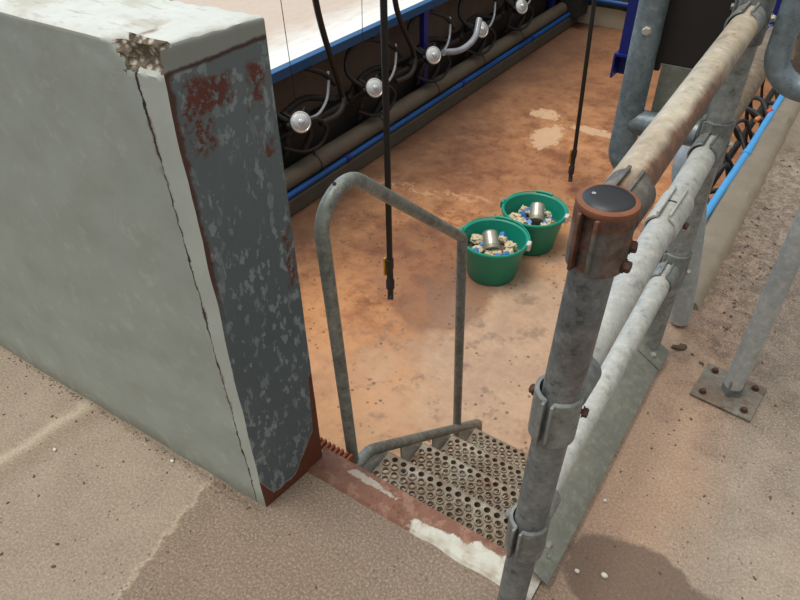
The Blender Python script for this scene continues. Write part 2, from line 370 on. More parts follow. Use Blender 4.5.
def frames(pts):
    n = len(pts); T = []
    for i in range(n):
        a = pts[max(0, i - 1)]; b = pts[min(n - 1, i + 1)]; T.append((b - a).normalized())
    u = T[0].orthogonal().normalized(); out = []
    for i, t in enumerate(T):
        if i:
            ax = T[i - 1].cross(t)
            if ax.length > 1e-9:
                u = Matrix.Rotation(T[i - 1].angle(t), 3, ax.normalized()) @ u
        u = (u - t * u.dot(t)).normalized(); out.append((t, u, t.cross(u)))
    return out
def fillet(pts, r, n=8):
    pts = [V(p) for p in pts]; out = [pts[0]]
    for i in range(1, len(pts) - 1):
        p = pts[i]; ri = r[i - 1] if isinstance(r, (list, tuple)) else r
        a = (pts[i - 1] - p); b = (pts[i + 1] - p)
        ang = a.angle(b); d = min(ri / math.tan(ang / 2) if ang < 3.13 else 0, a.length * .49, b.length * .49)
        p0 = p + a.normalized() * d; p2 = p + b.normalized() * d
        if d < 1e-5: out.append(p); continue
        rr = d * math.tan(ang / 2)
        cdir = (a.normalized() + b.normalized()).normalized(); c = p + cdir * (rr / math.sin(ang / 2))
        v0 = p0 - c; v2 = p2 - c; tot = v0.angle(v2); axx = v0.cross(v2).normalized()
        for j in range(n + 1): out.append(c + Matrix.Rotation(tot * j / n, 3, axx) @ v0)
    out.append(pts[-1]); return out
def spline(pts, n=8):
    pts = [V(p) for p in pts]; P = [pts[0] * 2 - pts[1]] + pts + [pts[-1] * 2 - pts[-2]]; out = []
    for i in range(1, len(P) - 2):
        p0, p1, p2, p3 = P[i - 1:i + 3]
        for j in range(n):
            t = j / n
            out.append(.5 * ((2 * p1) + (p2 - p0) * t + (2 * p0 - 5 * p1 + 4 * p2 - p3) * t * t + (3 * p1 - p0 - 3 * p2 + p3) * t ** 3))
    out.append(pts[-1]); return out
def densify(pts, step):
    out = [V(pts[0])]
    for a, b in zip(pts, pts[1:]):
        a = V(a); b = V(b); n = max(1, int((b - a).length / step))
        for j in range(1, n + 1): out.append(a.lerp(b, j / n))
    return out
def tube(bm, pts, r, seg=20, cap=True, wob=0.0):
    pts = [V(p) for p in pts]; fr = frames(pts); rings = []
    for i, (p, (t, u, w)) in enumerate(zip(pts, fr)):
        rr = r[i] if isinstance(r, (list, tuple)) else r
        ring = []
        for j in range(seg):
            a = 2 * PI * j / seg; d = u * math.cos(a) + w * math.sin(a)
            q = p + d * rr
            if wob: q = q + d * (noise.noise(q * 30) * wob)
            ring.append(bm.verts.new(q))
        rings.append(ring)
    for A, B in zip(rings, rings[1:]):
        for j in range(seg): bm.faces.new((A[j], A[(j + 1) % seg], B[(j + 1) % seg], B[j]))
    if cap:
        bm.faces.new(rings[0][::-1]); bm.faces.new(rings[-1])
def box(bm, lo, hi, bev=0.0, mat=None, mi=0):
    r = bmesh.ops.create_cube(bm, size=1.0); vs = r['verts']
    lo = V(lo); hi = V(hi); c = (lo + hi) / 2; s = hi - lo
    for v in vs: v.co = V((v.co.x * s.x, v.co.y * s.y, v.co.z * s.z)) + c
    fs = list({f for v in vs for f in v.link_faces})
    if bev > 0:
        es = list({e for v in vs for e in v.link_edges})
        rr = bmesh.ops.bevel(bm, geom=es, offset=bev, segments=2, affect='EDGES', profile=.5)
        vs = list({v for f in rr['faces'] for v in f.verts} | {v for v in vs if v.is_valid}); fs = list({f for v in vs for f in v.link_faces})
    for f in fs: f.material_index = mi
    if mat is not None:
        for v in vs: v.co = mat @ v.co
    return vs
def axmat(origin, z, x=None):
    z = V(z).normalized(); x = V(x) if x is not None else z.orthogonal(); x = (x - z * x.dot(z)).normalized(); y = z.cross(x)
    m = Matrix((x, y, z)).transposed().to_4x4(); m.translation = V(origin); return m
def lathe(bm, prof, mat=None, seg=32, closed=False, a0=0.0, a1=2 * PI, mi=0):
    """prof: list of (r, z); full turn unless a0/a1 given"""
    full = abs(a1 - a0 - 2 * PI) < 1e-6; n = seg if full else seg + 1
    mat = mat or Matrix(); R = []
    for (r, z) in prof:
        if r < 1e-6 and full: R.append([bm.verts.new(mat @ V((0, 0, z)))])
        else: R.append([bm.verts.new(mat @ V((r * math.cos(a0 + (a1 - a0) * j / seg), r * math.sin(a0 + (a1 - a0) * j / seg), z))) for j in range(n)])
    pr = list(zip(R, R[1:])) + ([(R[-1], R[0])] if closed else [])
    for A, B in pr:
        for j in range(seg):
            k2 = (j + 1) % n
            f = [A[j % len(A)], A[k2 % len(A)], B[k2 % len(B)], B[j % len(B)]]
            f = list(dict.fromkeys(f))
            if len(f) > 2: bm.faces.new(f).material_index = mi
    if closed and not full:
        bm.faces.new([q[0] for q in R]); bm.faces.new([q[-1] for q in R][::-1])
def sleeve(bm, c, axis, ri, ro, L, gapdir, gap=.014, flange=.010):
    """split clamp ring: an open ring with two lips either side of the slot"""
    m = axmat(c, axis, gapdir); g = gap / ro
    lathe(bm, [(ri, -L / 2), (ro - .0015, -L / 2), (ro, -L / 2 + .002), (ro, L / 2 - .002), (ro - .0015, L / 2), (ri, L / 2)], m, 28, True, g / 2 + .02, 2 * PI - g / 2 - .02)
    for s in (-1, 1):
        box(bm, (ri, s * (gap / 2 + .0005) - .0025, -L / 2 + .001), (ro + flange, s * (gap / 2 + .0005) + .0025, L / 2 - .001), .0008, m)
def bolt_bm(c, axis, r=.008, L=.012):
    bm = bmesh.new(); m = axmat(c, axis)
    lathe(bm, [(0, -L), (r * .55, -L), (r * .55, 0), (r * 1.25, 0), (r * 1.25, .0015)], m, 14)
    lathe(bm, [(r * 1.25, .0015), (r, .0016), (r, L * .6), (r * .8, L * .75), (0, L * .75)], m, 6)
    return bm

# ------------------------------------------------------------------ setting
PITZ = -.85
bm = bmesh.new()
box(bm, (-4.2, -1.6, -.95), (2.6, .845, 0)); box(bm, (-.205, .845, -.95), (2.6, 8.2, 0))
struct(link('floor', bm, M['floor'], smooth=False))
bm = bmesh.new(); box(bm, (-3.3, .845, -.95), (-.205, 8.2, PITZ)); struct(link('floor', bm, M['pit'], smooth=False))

# half-height wall with a painted steel end face and a broken top corner
def coords(a, b, fine):
    out = [a]
    x = a
    while x < b - 1e-6:
        s = fine(x); x = min(b, x + s)
        if b - x < s * .4: x = b
        out.append(x)
    return out
us = coords(0, 3.0, lambda x: .007 if x < .14 else (.02 if x < 1.4 else .06))
vs_ = coords(0, 1.0, lambda x: .045); W_T = .203
ts = [W_T * i / 16 for i in range(17)]
zs = [1.172 - z for z in coords(0, 1.172, lambda z: .006 if z < .07 else .03)][::-1]
A0 = V((-.850, .620)); dX = V((-1, -.0266)).normalized(); dY = V((.13, 1)).normalized()
def wpt(u, t, z): q = A0 + dX * u + dY * t; return V((q.x, q.y, z))
bm = bmesh.new(); cache = {}
def wv(i, j, l):
    key = (i, j, l)
    if key not in cache:
        p = wpt(us[i], ts[j], zs[l]); u, t, z = us[i], ts[j], zs[l]
        n1 = noise.noise(p * 9); n2 = noise.noise(p * 38 + V((3, 1, 7)))
        front = j == 0; top = l == len(zs) - 1; end = i == 0; back = j == 16
        if front: p.y += n1 * .003 + n2 * .0008
        if top: p.z += n1 * .005 + n2 * .002
        if end: p.x += n1 * .0015
        if top and (front or end or back):
            p.z -= abs(n2) * .010 + .002
            if front: p.y += abs(n1) * .006 + .003
            if end: p.x -= abs(n2) * .006 + .001
        if front and zs[l] < 1.16 and not top and end: p.x -= .001
        # chip knocked off the top front corner
        lim = .098 - .012 * math.sin(z * 90)
        if u < lim and z > 1.128 - .25 * max(0, u - .05) + n2 * .006 and t < .024:
            e = min(1, (lim - u) / .02) * (min(1, (z - 1.118) / .02))
            p.y += e * (.014 + n2 * .010) * (1 - t / .024) * min(1, .25 + u / .03)
            if top: p.z -= e * (.012 + n2 * .01)
            if end: p.x -= e * .002
        cache[key] = bm.verts.new(p)
    return cache[key]
NI, NJ, NL = len(us) - 1, 16, len(zs) - 1
def wf(a, b, c, d, mi):
    f = bm.faces.new((a, b, c, d)); f.material_index = mi
for i in range(NI):
    for l in range(NL):
        u = (us[i] + us[i + 1]) / 2; z = (zs[l] + zs[l + 1]) / 2
        lim = .096 - .012 * math.sin(z * 90)
        chip = u < lim and z > 1.130 - .25 * max(0, u - .05)
        wf(wv(i, 0, l), wv(i + 1, 0, l), wv(i + 1, 0, l + 1), wv(i, 0, l + 1), 1 if chip else 0)
        wf(wv(i + 1, NJ, l), wv(i, NJ, l), wv(i, NJ, l + 1), wv(i + 1, NJ, l + 1), 0)
    for j in range(NJ):
        u = (us[i] + us[i + 1]) / 2
        chip = u < .09 and ts[j] < .022
        wf(wv(i, j, NL), wv(i + 1, j, NL), wv(i + 1, j + 1, NL), wv(i, j + 1, NL), 1 if chip else 0)
        wf(wv(i, j, 0), wv(i, j + 1, 0), wv(i + 1, j + 1, 0), wv(i + 1, j, 0), 0)
for j in range(NJ):
    for l in range(NL):
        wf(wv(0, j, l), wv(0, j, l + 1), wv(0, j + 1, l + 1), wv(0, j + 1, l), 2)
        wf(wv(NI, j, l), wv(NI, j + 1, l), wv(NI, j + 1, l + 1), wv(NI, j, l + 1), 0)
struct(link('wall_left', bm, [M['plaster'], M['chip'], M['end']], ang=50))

# nosing strip along the pit edge (rust-stained, whitish mortar at the right)
bm = bmesh.new()
nx, ny = 60, 10; g = {}
for i in range(nx + 1):
    for j in range(ny + 1):
        s = i / nx; t = j / ny
        xf = -.835 + s * .66; yf = .765
        yf += .006 * noise.noise(V((s * 9, 0, 1))) ; yb = .852
        p = V((xf + (0 if j else 0), yf + (yb - yf) * t, .008 + .0025 * noise.noise(V((xf * 30, t * 4, 0)))))
        if j == 0: p.z = -.001
        if xf < -.8 and j < ny: p.x = max(p.x, -.842 + 0 * j)
        g[i, j] = bm.verts.new(p)
for i in range(nx):
    for j in range(ny): bm.faces.new((g[i, j], g[i + 1, j], g[i + 1, j + 1], g[i, j + 1]))
lo = [bm.verts.new(g[i, ny].co + V((0, 0, -.07))) for i in range(nx + 1)]
for i in range(nx): bm.faces.new((g[i, ny], g[i + 1, ny], lo[i + 1], lo[i]))
struct(link('trim_1', bm, M['nosing']))

# left side of the pit
bm = bmesh.new(); box(bm, (-3.3, .845, PITZ), (-2.7, 7.6, -.735), .012); struct(link('trim_2', bm, M['plinth'], smooth=False))
bm = bmesh.new(); box(bm, (-3.3, .845, -.85), (-3.1, 7.6, .02)); struct(link('wall_pit', bm, M['recess'], smooth=False))
# end of the pit
bm = bmesh.new(); box(bm, (-3.3, 7.6, -.85), (.2, 7.75, -.66), mi=1); box(bm, (-3.3, 7.62, -.66), (.2, 7.75, 1.6)); struct(link('wall_far', bm, [M['farwall'], M['farbase']], smooth=False))

# rough kerb beam on the right-hand pit edge
bm = bmesh.new()
pts = densify([(-.19, 2.03, .0), (-.175, 6.9, .0)], .04); prof = [(-.065, -.12), (-.065, .022), (-.05, .036), (.03, .036), (.05, .022), (.062, -.005)]
rows = []
for p in pts:
    rows.append([bm.verts.new(p + V((a + .004 * noise.noise(p * 8 + V((a * 40, 0, 0))), 0, b + .005 * noise.noise(p * 9 + V((0, 0, a * 30)))))) for a, b in prof])
for A, B in zip(rows, rows[1:]):
    for j in range(len(prof) - 1): bm.faces.new((A[j], A[j + 1], B[j + 1], B[j]))
bm.faces.new(rows[0]); bm.faces.new(rows[-1][::-1])
struct(link('trim_3', bm, M['beam']))

# ------------------------------------------------------------------ left side fittings
bm = bmesh.new(); box(bm, (-5.2, .86, -.028), (-2.862, 7.6, .026), .004); struct(link('floor', bm, M['platform'], smooth=False))
for (p0, p1, lab) in (((-2.70, 2.865, -.16), (-2.70, 2.80, 1.3), 'thin dark cord hanging over the first milking unit next to the grey wall'),
                      ((-2.70, 3.55, -.20), (-2.70, 3.62, 1.3), 'thin dark cord hanging beside the thick black hose near the second milking unit')):
    bm = bmesh.new(); tube(bm, densify([p0, p1], .2), .0022, 8); tag(link('hanging_cord', bm, M['hose']), lab, 'cord', 'cords hanging over the milking units')
t = thing('blue_beam_frame', 'blue painted steel beam on posts along the edge of the white platform', 'beam', (-2.87, 4.2, PITZ))
bm = bmesh.new(); box(bm, (-2.905, .86, -.032), (-2.845, 7.58, .03), .004); link('beam', bm, M['blue'], t, smooth=False)
for y in (1.6, 4.6, 7.2):
    bm = bmesh.new(); box(bm, (-2.895, y - .035, -.735), (-2.85, y + .035, -.032), .003); link('post', bm, M['navy'], t, smooth=False)
bm = bmesh.new(); box(bm, (-3.095, .86, -.73), (-2.93, 7.58, -.47), .006)
tag(link('cable_tray', bm, M['channel'], smooth=False), 'black tray running behind the milking units under the blue beam', 'tray')
t = thing('grey_pipe', 'fat dusty grey pipe lying on the dark plinth above the dark blue pipe', 'pipe', (-2.815, 4.2, -.735))
bm = bmesh.new(); tube(bm, [(-2.815, .87, -.667), (-2.815, 7.55, -.667)], .068, 24); link('tube', bm, M['greypipe'], t)
for y in (3.1, 3.85, 4.65, 5.45, 6.25):
    bm = bmesh.new(); lathe(bm, [(.069, -.006), (.071, -.006), (.071, .006), (.069, .006)], axmat((-2.815, y, -.667), (0, 1, 0)), 20, True)
    box(bm, (-2.81, y - .006, -.605), (-2.80, y + .006, -.565)); link('pipe_clip', bm, M['channel'], t)
t = thing('blue_pipe', 'dark blue pipe running along the foot of the left plinth', 'pipe', (-2.722, 4.2, -.735))
bm = bmesh.new(); tube(bm, [(-2.722, .87, -.712), (-2.722, 7.55, -.712)], .021, 14); link('tube', bm, M['bluepipe'], t)
for y in (3.35, 5.0, 6.4):
    bm = bmesh.new(); lathe(bm, [(.021, -.02), (.027, -.02), (.027, .02), (.021, .02)], axmat((-2.722, y, -.712), (0, 1, 0)), 14, True); link('coupling', bm, M['navy'], t)

# milking units: built once, copied along the pit
def make_unit():
    t = thing('milking_cluster', '', 'milking unit', (0, 0, 0), 'milking units hanging on the left side of the pit')
    n = V((.80, -.42, .42)).normalized(); m = axmat((0, 0, 0), n, (0, 0, 1))
    bm = bmesh.new(); lathe(bm, [(.066, -.012), (.068, -.005), (.066, .001), (.060, .003), (.057, .001), (.052, .004), (.036, .009), (.020, .011), (.018, .022), (.010, .026), (0, .026)], m, 28)
    link('lid', bm, M['steel'], t)
    bm = bmesh.new(); lathe(bm, [(.066, -.022), (.073, -.020), (.073, -.008), (.066, -.008)], m, 28, True)
    box(bm, (-.012, .066, -.024), (.012, .09, -.006), .002, m); link('clamp_ring', bm, M['bowl'], t)
    bm = bmesh.new(); lathe(bm, [(.064, -.014), (.064, -.05), (.052, -.085), (.03, -.105), (0, -.11)], m, 24); link('bowl', bm, M['bowl'], t)
    for s in range(4):
        a = PI / 4 + s * PI / 2; d = (m.to_3x3() @ V((math.cos(a), math.sin(a), -.6))).normalized()
        p0 = V((0, 0, 0)) + m.to_3x3() @ V((math.cos(a) * .05, math.sin(a) * .05, -.06))
        bend = p0 + d * .07; end = bend + V((-.03 + .02 * math.cos(a), .05 * math.sin(a * 1.3), -.13))
        bm = bmesh.new(); pts = spline([p0, bend, end], 6); tube(bm, pts, [.012] * 7 + [.021] * (len(pts) - 7), 12); link('teat_cup', bm, M['hose'], t)
    bm = bmesh.new(); tube(bm, spline([(-.06, -.02, -.02), (-.16, -.10, .10), (-.20, -.02, .225), (-.19, .16, .26), (-.12, .36, .18), (-.09, .47, .07)], 8), .017, 12); link('milk_hose', bm, M['hose'], t)
    bm = bmesh.new(); tube(bm, spline([(-.05, .03, -.05), (.0, .14, -.03), (.02, .22, -.12), (.0, .16, -.22), (-.04, .04, -.23), (-.1, -.08, -.17)], 8), .013, 10); link('pulse_hose', bm, M['hose'], t)
    bm = bmesh.new(); tube(bm, spline([(-.02, .05, -.01), (-.03, .2, -.03), (-.06, .33, .01), (-.09, .40, .09), (-.12, .44, .16)], 8), .010, 10); link('clear_tube', bm, M['clear'], t)
    bm = bmesh.new(); tube(bm, spline([(-.12, -.16, -.06), (-.2, .05, -.02), (-.22, .3, .0), (-.16, .5, -.06), (-.2, .62, -.1)], 6), .022, 10); link('vacuum_hose', bm, M['hose'], t)
    return t
UL = ['milking unit with a shiny steel lid nearest the grey half-height wall',
      'milking unit with steel lid second from the grey wall, by the hanging black hose',
      'milking unit with steel lid beside the blue post, third from the grey wall',
      'milking unit with steel lid and clear curved tube, fourth from the grey wall',
      'milking unit with steel lid farthest along the pit, at the top edge']
u0 = make_unit(); kids = [c for c in u0.children]
for i, (y, z) in enumerate(((2.912, -.272), (3.71, -.318), (4.505, -.321), (5.30, -.333), (6.085, -.328))):
    if i == 0: r = u0
    else:
        r = u0.copy(); COL.objects.link(r)
        for c in kids:
            d = c.copy(); COL.objects.link(d); d.parent = r
    r.location = (-2.72, y, z); r['label'] = UL[i]
# bracket rail that the units hang on
bm = bmesh.new(); tube(bm, [(-2.86, .87, -.40), (-2.86, 7.55, -.40)], .022, 12)
tag(link('milk_line', bm, M['hose']), 'thin black line running behind the steel-lidded milking units', 'pipe')
bm = bmesh.new(); tube(bm, spline([(-2.70, 4.62, -.33), (-2.67, 4.85, -.37), (-2.66, 5.06, -.33), (-2.70, 5.20, -.22)], 8), .026, 12)
tag(link('clear_hose', bm, M['clear']), 'wide translucent hose slung between the third and fourth steel lids', 'hose')
for (a, b, c2, lab) in (((-2.58, 3.0, .95), (-2.6, 3.01, .447), (-2.74, 3.34, -.18), 'thick black hose dropping to the second milking unit from the top edge'),
                   ((-2.58, 3.78, .8), (-2.6, 3.8, .266), (-2.75, 4.24, -.2), 'black hose dropping past the white platform edge near the blue post')):
    bm = bmesh.new(); tube(bm, spline([a, b, c2, (c2[0] + .01, c2[1] + .02, c2[2] - .12), (c2[0] + .03, c2[1] - .08, c2[2] - .17), (c2[0] + .02, c2[1] - .25, c2[2] - .17)], 8), .019, 12)
    tag(link('drop_hose', bm, M['hose']), lab, 'hose')

# overhead water pipe the wash hoses hang from, and the two hoses with nozzles
bm = bmesh.new(); tube(bm, [(-1.40, .9, 2.75), (-1.36, 6.5, 2.75)], .025, 12)
tag(link('water_pipe', bm, M['galv']), 'galvanised overhead pipe the wash hoses hang from', 'pipe')
def wash_hose(x, y, z, lab, lean, r=.0135, blade=1):
    t = thing('wash_hose', lab, 'hose', (x, y, z), 'wash hoses hanging over the pit')
    bm = bmesh.new(); tube(bm, densify([(x + lean[0], y + lean[1], 2.73), (x, y, z + .16)], .2), r, 14); link('hose', bm, M['hose'], t)
    bm = bmesh.new(); lathe(bm, [(0, .17), (r * 1.35, .17), (r * 1.35, .12), (r * 1.1, .115), (r * 1.2, .05), (r * 1.5, .045), (r * 1.5, .0), (0, 0)], Matrix.Translation((x, y, z)), 14); link('valve', bm, M['channel'], t)
    bm = bmesh.new(); box(bm, (x - r * 1.9 - .004, y - .012, z + .07), (x - r * 1.3, y + .004, z + .17), .003); link('handle', bm, M['brass'], t)
    bm = bmesh.new(); tube(bm, spline([(x, y, z + .01), (x + .004, y - .005, z - .03), (x + .012, y - .02, z - .055)], 5), r * 1.1, 12); link('nozzle', bm, M['bowl'], t)
wash_hose(-1.452, 2.05, -.48, 'long black wash hose with nozzle hanging behind the bent handrail', (0, .0), .0138)
wash_hose(-1.31, 4.02, -.72, 'thin black wash hose with yellow handle hanging beyond the green buckets', (-.14, .05), .0130)
bm = bmesh.new(); box(bm, (-2.84, 7.35, PITZ + .118), (-2.60, 7.58, .6), .004); tag(link('dark_column', bm, M['channel'], smooth=False), 'black column at the far end of the pit, beyond the left plinth', 'column')
t = thing('end_wall_pipe', 'blue pipe along the far end wall of the pit', 'pipe', (-1.6, 7.56, -.60))
bm = bmesh.new(); tube(bm, [(-2.6, 7.575, -.585), (-.3, 7.575, -.585)], .03, 12); link('tube', bm, M['bluepipe'], t)
for x in (-2.2, -1.2): bm = bmesh.new(); box(bm, (x - .02, 7.56, -.63), (x + .02, 7.62, -.55), .003); link('pipe_clip', bm, M['channel'], t)

# ------------------------------------------------------------------ staircase with handrail
st = thing('metal_staircase', 'perforated steel stair going down into the pit with a bent tube handrail', 'stairs', (-.51, 1.3, PITZ))
XL, XR = -.762, -.255
NOS = [(1.048, -.17), (1.253, -.34), (1.460, -.51), (1.667, -.68)]
def cell(bm, x0, x1, y0, y1, z, r, collar, n=12, cx=None, cy=None):
    cx = (x0 + x1) / 2 if cx is None else cx; cy = (y0 + y1) / 2 if cy is None else cy
    out = [(x1, cy), (x1, (cy + y1) / 2), (x1, y1), ((cx + x1) / 2, y1), (cx, y1), ((x0 + cx) / 2, y1), (x0, y1), (x0, (cy + y1) / 2),
           (x0, cy), (x0, (y0 + cy) / 2), (x0, y0), ((x0 + cx) / 2, y0), (cx, y0), ((cx + x1) / 2, y0), (x1, y0), (x1, (cy + y0) / 2)]
    n = 16; O = [bm.verts.new((a, b, z)) for a, b in out]
    def ring(rr, dz): return [bm.verts.new((cx + rr * math.cos(2 * PI * i / n), cy + rr * math.sin(2 * PI * i / n), z + dz)) for i in range(n)]
    if collar: R = [ring(r, 0), ring(r * .96, .0075), ring(r * .74, .0080), ring(r * .68, -.004)]
    else: R = [ring(r, 0), ring(r, -.004)]
    L = [O] + R
    for A, B in zip(L, L[1:]):
        for i in range(n): bm.faces.new((A[i], A[(i + 1) % n], B[(i + 1) % n], B[i]))
def tread(y1, z):
    bm = bmesh.new(); P = .0318; nr = 8; big = .0256; y = y1 - nr * big - .001
    box(bm, (XL, y - .003, z - .045), (XR, y, z))
    def fill(x0, x1, ya, yb):
        if x1 - x0 > 1e-4: bm.faces.new([bm.verts.new(p) for p in ((x0, ya, z), (x1, ya, z), (x1, yb, z), (x0, yb, z))])
    for r in range(nr):
        last = r == nr - 1
        xs = XL + (r % 2) * P / 2; fill(XL, xs, y, y + big)
        while xs + P <= XR + 1e-4:
            cell(bm, xs, xs + P, y, y + big, z, .0124 if not last else .0095, not last); xs += P
        fill(xs, XR, y, y + big); y += big
    box(bm, (XL, y, z - .045), (XR, y + .003, z + .0015), .0008)
    bmesh.ops.remove_doubles(bm, verts=bm.verts[:], dist=.0002)
    return bm
for (y1, z) in NOS: link('tread', tread(y1, z), M['tread'], st, smooth=False)
SL = (NOS[3][1] - NOS[0][1]) / (NOS[3][0] - NOS[0][0])
XT = -.792
for xs in (XT, -.228):
    bm = bmesh.new()
    y0 = 1.045; z0 = -.155
    tube(bm, fillet([(xs, .848, -.128), (xs, .985, -.115), (xs, 1.755, -.115 + (1.755 - .985) * SL), (xs, 1.77, -.85)], [.09, .03]), .0175, 18, wob=.0008)
    link('stringer', bm, M['hoop'], st)
for i, (yn, z) in enumerate(NOS):
    for xs, d in ((XL - .004, -1), (XR + .004, 1)):
        bm = bmesh.new(); yb = yn - (.125 if i else .185)
        zt = lambda y: min(-.108, -.115 + (y - .985) * SL + .004)
        pl = [(yn + .012, z - .04), (yn + .012, zt(yn + .012) - .0), (max(yb + .02, .862), zt(yb + .02)), (yb, z - .04)]
        a = [bm.verts.new((xs - .003, y, zz)) for y, zz in pl]; b = [bm.verts.new((xs + .003, y, zz)) for y, zz in pl]
        # lean the top edge out to the stringer tube
        for q in (a, b):
            for kk in (1, 2): q[kk].co.x += d * .022
        bm.faces.new(a); bm.faces.new(b[::-1])
        for j in range(4): bm.faces.new((a[j], a[(j + 1) % 4], b[(j + 1) % 4], b[j]))
        link('end_plate', bm, M['galv_white'], st, smooth=False)
bm = bmesh.new()
XH = -.803
hp = fillet([(XH, .925, -.13), (XH, .878, .905), (XH, 1.525, .345), (XH, 1.580, -.655)], [.085, .035], 12)
tube(bm, hp, .0165, 20, wob=.0006); hr = link('handrail', bm, M['hoop'], st); hr['label'] = 'bent grey tube handrail on the left of the stair'
bm = bmesh.new(); lathe(bm, [(0, 0), (.0045, 0), (.0045, .002), (0, .002)], axmat((XH + .0125, .925, .820), (.7, -.35, .6)), 10); link('drilled_hole', bm, M['black'], hr)

# hollow bricks showing at the pit edge behind the pillar
t = thing('hollow_brick', 'terracotta hollow brick showing at the pit edge beside the pillar foot', 'brick', (-.80, .868, -.10))
bm = bmesh.new()
for i in range(9): 
    x = -.90 + i * .0155
    box(bm, (x, .848, -.085), (x + .0085, .885, -.008 - .0015 * (i % 2)), .002)
box(bm, (-.905, .848, -.10), (-.762, .872, -.03)); link('brick_body', bm, M['brick'], t)

# ------------------------------------------------------------------ guard railing
PY = .722; QX, QY = -.213, 1.718; PR = .030
PXZ = lambda z: -.207 + .020 * z / 1.08
PX = PXZ(1.04)
rl = thing('guard_railing', 'galvanised pipe guard railing beside the stair with black-capped front post', 'railing', (PX, 1.22, 0))
bm = bmesh.new(); tube(bm, densify([(PXZ(0), PY, 0), (PXZ(1.07) + .004, PY, 1.078)], .05), PR, 28, wob=.0004); link('post', bm, M['post'], rl)
bm = bmesh.new(); tube(bm, densify([(QX, QY, 0), (QX, QY, 1.5)], .1), PR + .002, 28, wob=.0004); link('post', bm, M['galv'], rl)
bm = bmesh.new(); m = Matrix.Translation((PXZ(1.07) + .004, PY, 1.079))
lathe(bm, [(0, .0075), (.018, .0073), (.0285, .006), (.0318, .003), (.0318, -.004), (0, -.004)], m, 32)
cp = link('post_cap', bm, M['black'], rl); cp['label'] = 'round black plastic cap on the front post'
bm = bmesh.new(); lathe(bm, [(0, .0098), (.0028, .0098), (.0028, .0106), (0, .0106)], Matrix.Translation((PX - .013, PY - .006, 1.0768)), 10); link('cap_dot', bm, M['bolt'], cp)
RX = lambda y, z=1.04: PXZ(z) + (QX - PXZ(z)) * (y - PY) / (QY - PY) - (.010 if z < .5 else 0)
RAILS = [('rail', 1.040, 1.046, 'toprail'), ('rail', .700, .745, 'galv_white'), ('rail', .328, .350, 'galv_white')]
for nm, z0, z1, mt in RAILS:
    bm = bmesh.new(); tube(bm, densify([(RX(PY + .032, z0), PY + .032, z0), (RX(QY - .034, z0), QY - .034, z1)], .04), PR - .0005, 28, wob=.0005); link(nm, bm, M[mt], rl)
# clamps: post sleeve with slot, socket for the rail, bolts
def clamp(px, py, z, sgn, rail_z, mt, gapdir, bolts, L=.105, gap=.014, fl=.006):
    bm = bmesh.new(); sleeve(bm, (px, py, z), (0, 0, 1), PR + .0015, PR + .0085, L, gapdir, gap, fl)
    sleeve(bm, (px - (.008 if rail_z < .5 else 0), py + sgn * .070, rail_z), (0, 1, 0), PR + .0005, PR + .0048, .072, (.05, 0, 1), .018, .003)
    o = link('clamp', bm, M[mt], rl, ang=35)
    for b, ax, bmt in bolts: link('bolt', bolt_bm(b, ax), M[bmt], o)
    return o
R2 = PR + .0085
clamp(PXZ(1.03) + .004, PY, 1.030, 1, 1.040, 'rustclamp', (-.22, -.97, 0), [((PX + .040, PY + .012, 1.018), (1, .3, 0), 'darkbolt'), ((PX + .042, PY - .004, .998), (1, 0, 0), 'darkbolt')], .086, .024, .003)
bm = bmesh.new(); lathe(bm, [(.029, -.004), (.0375, -.006), (.0392, -.002), (.0384, .003), (.0355, .005), (.029, .005)], Matrix.Translation((PXZ(1.066) + .004, PY, 1.077)), 32, True)
link('rust_rim', bm, M['rust'], rl)
clamp(PXZ(.69), PY, .690, 1, .700, 'clamp', (-.05, -1, 0), [((PXZ(.7) - R2, PY + .0, .715), (-1, .1, 0), 'darkbolt'), ((PXZ(.7) + R2, PY + .012, .700), (1, .1, 0), 'darkbolt')], .10)
clamp(PXZ(.33), PY, .333, 1, .328, 'clamp', (-.15, -.99, 0), [((PXZ(.33) - R2, PY, .36), (-1, -.1, 0), 'clamp'), ((PXZ(.33) + R2, PY + .012, .31), (1, .1, 0), 'bolt')], .10)
for rz, bt in ((1.046, 'bolt'), (.745, 'bolt'), (.350, 'bolt')):
    clamp(QX, QY, rz, -1, rz, 'clamp', (-.75, -.66, 0), [((QX + R2 + .001, QY, rz + .0), (1, -.1, 0), bt), ((QX - R2 - .001, QY, rz + .012), (-1, -.1, 0), 'clamp')], .115)
# split coupling on the middle rail
bm = bmesh.new(); cy = 1.335; cz = .70 + .045 * (cy - PY) / (QY - PY)
sleeve(bm, (RX(cy, .7), cy, cz), (0, 1, 0), PR, PR + .006, .13, (.0, 0, 1), .024, .004); cpl = link('coupling', bm, M['galv_white'], rl, ang=35)
bm = bmesh.new(); lathe(bm, [(PR, -.002), (PR + .0012, -.002), (PR + .0012, .002), (PR, .002)], axmat((RX(cy, .7), cy + .01, cz), (0, 1, 0)), 24, True); link('joint', bm, M['black'], cpl)
link('bolt', bolt_bm((RX(cy, .7) + PR + .006, cy, cz - .012), (1, 0, -.2)), M['darkbolt'], cpl)
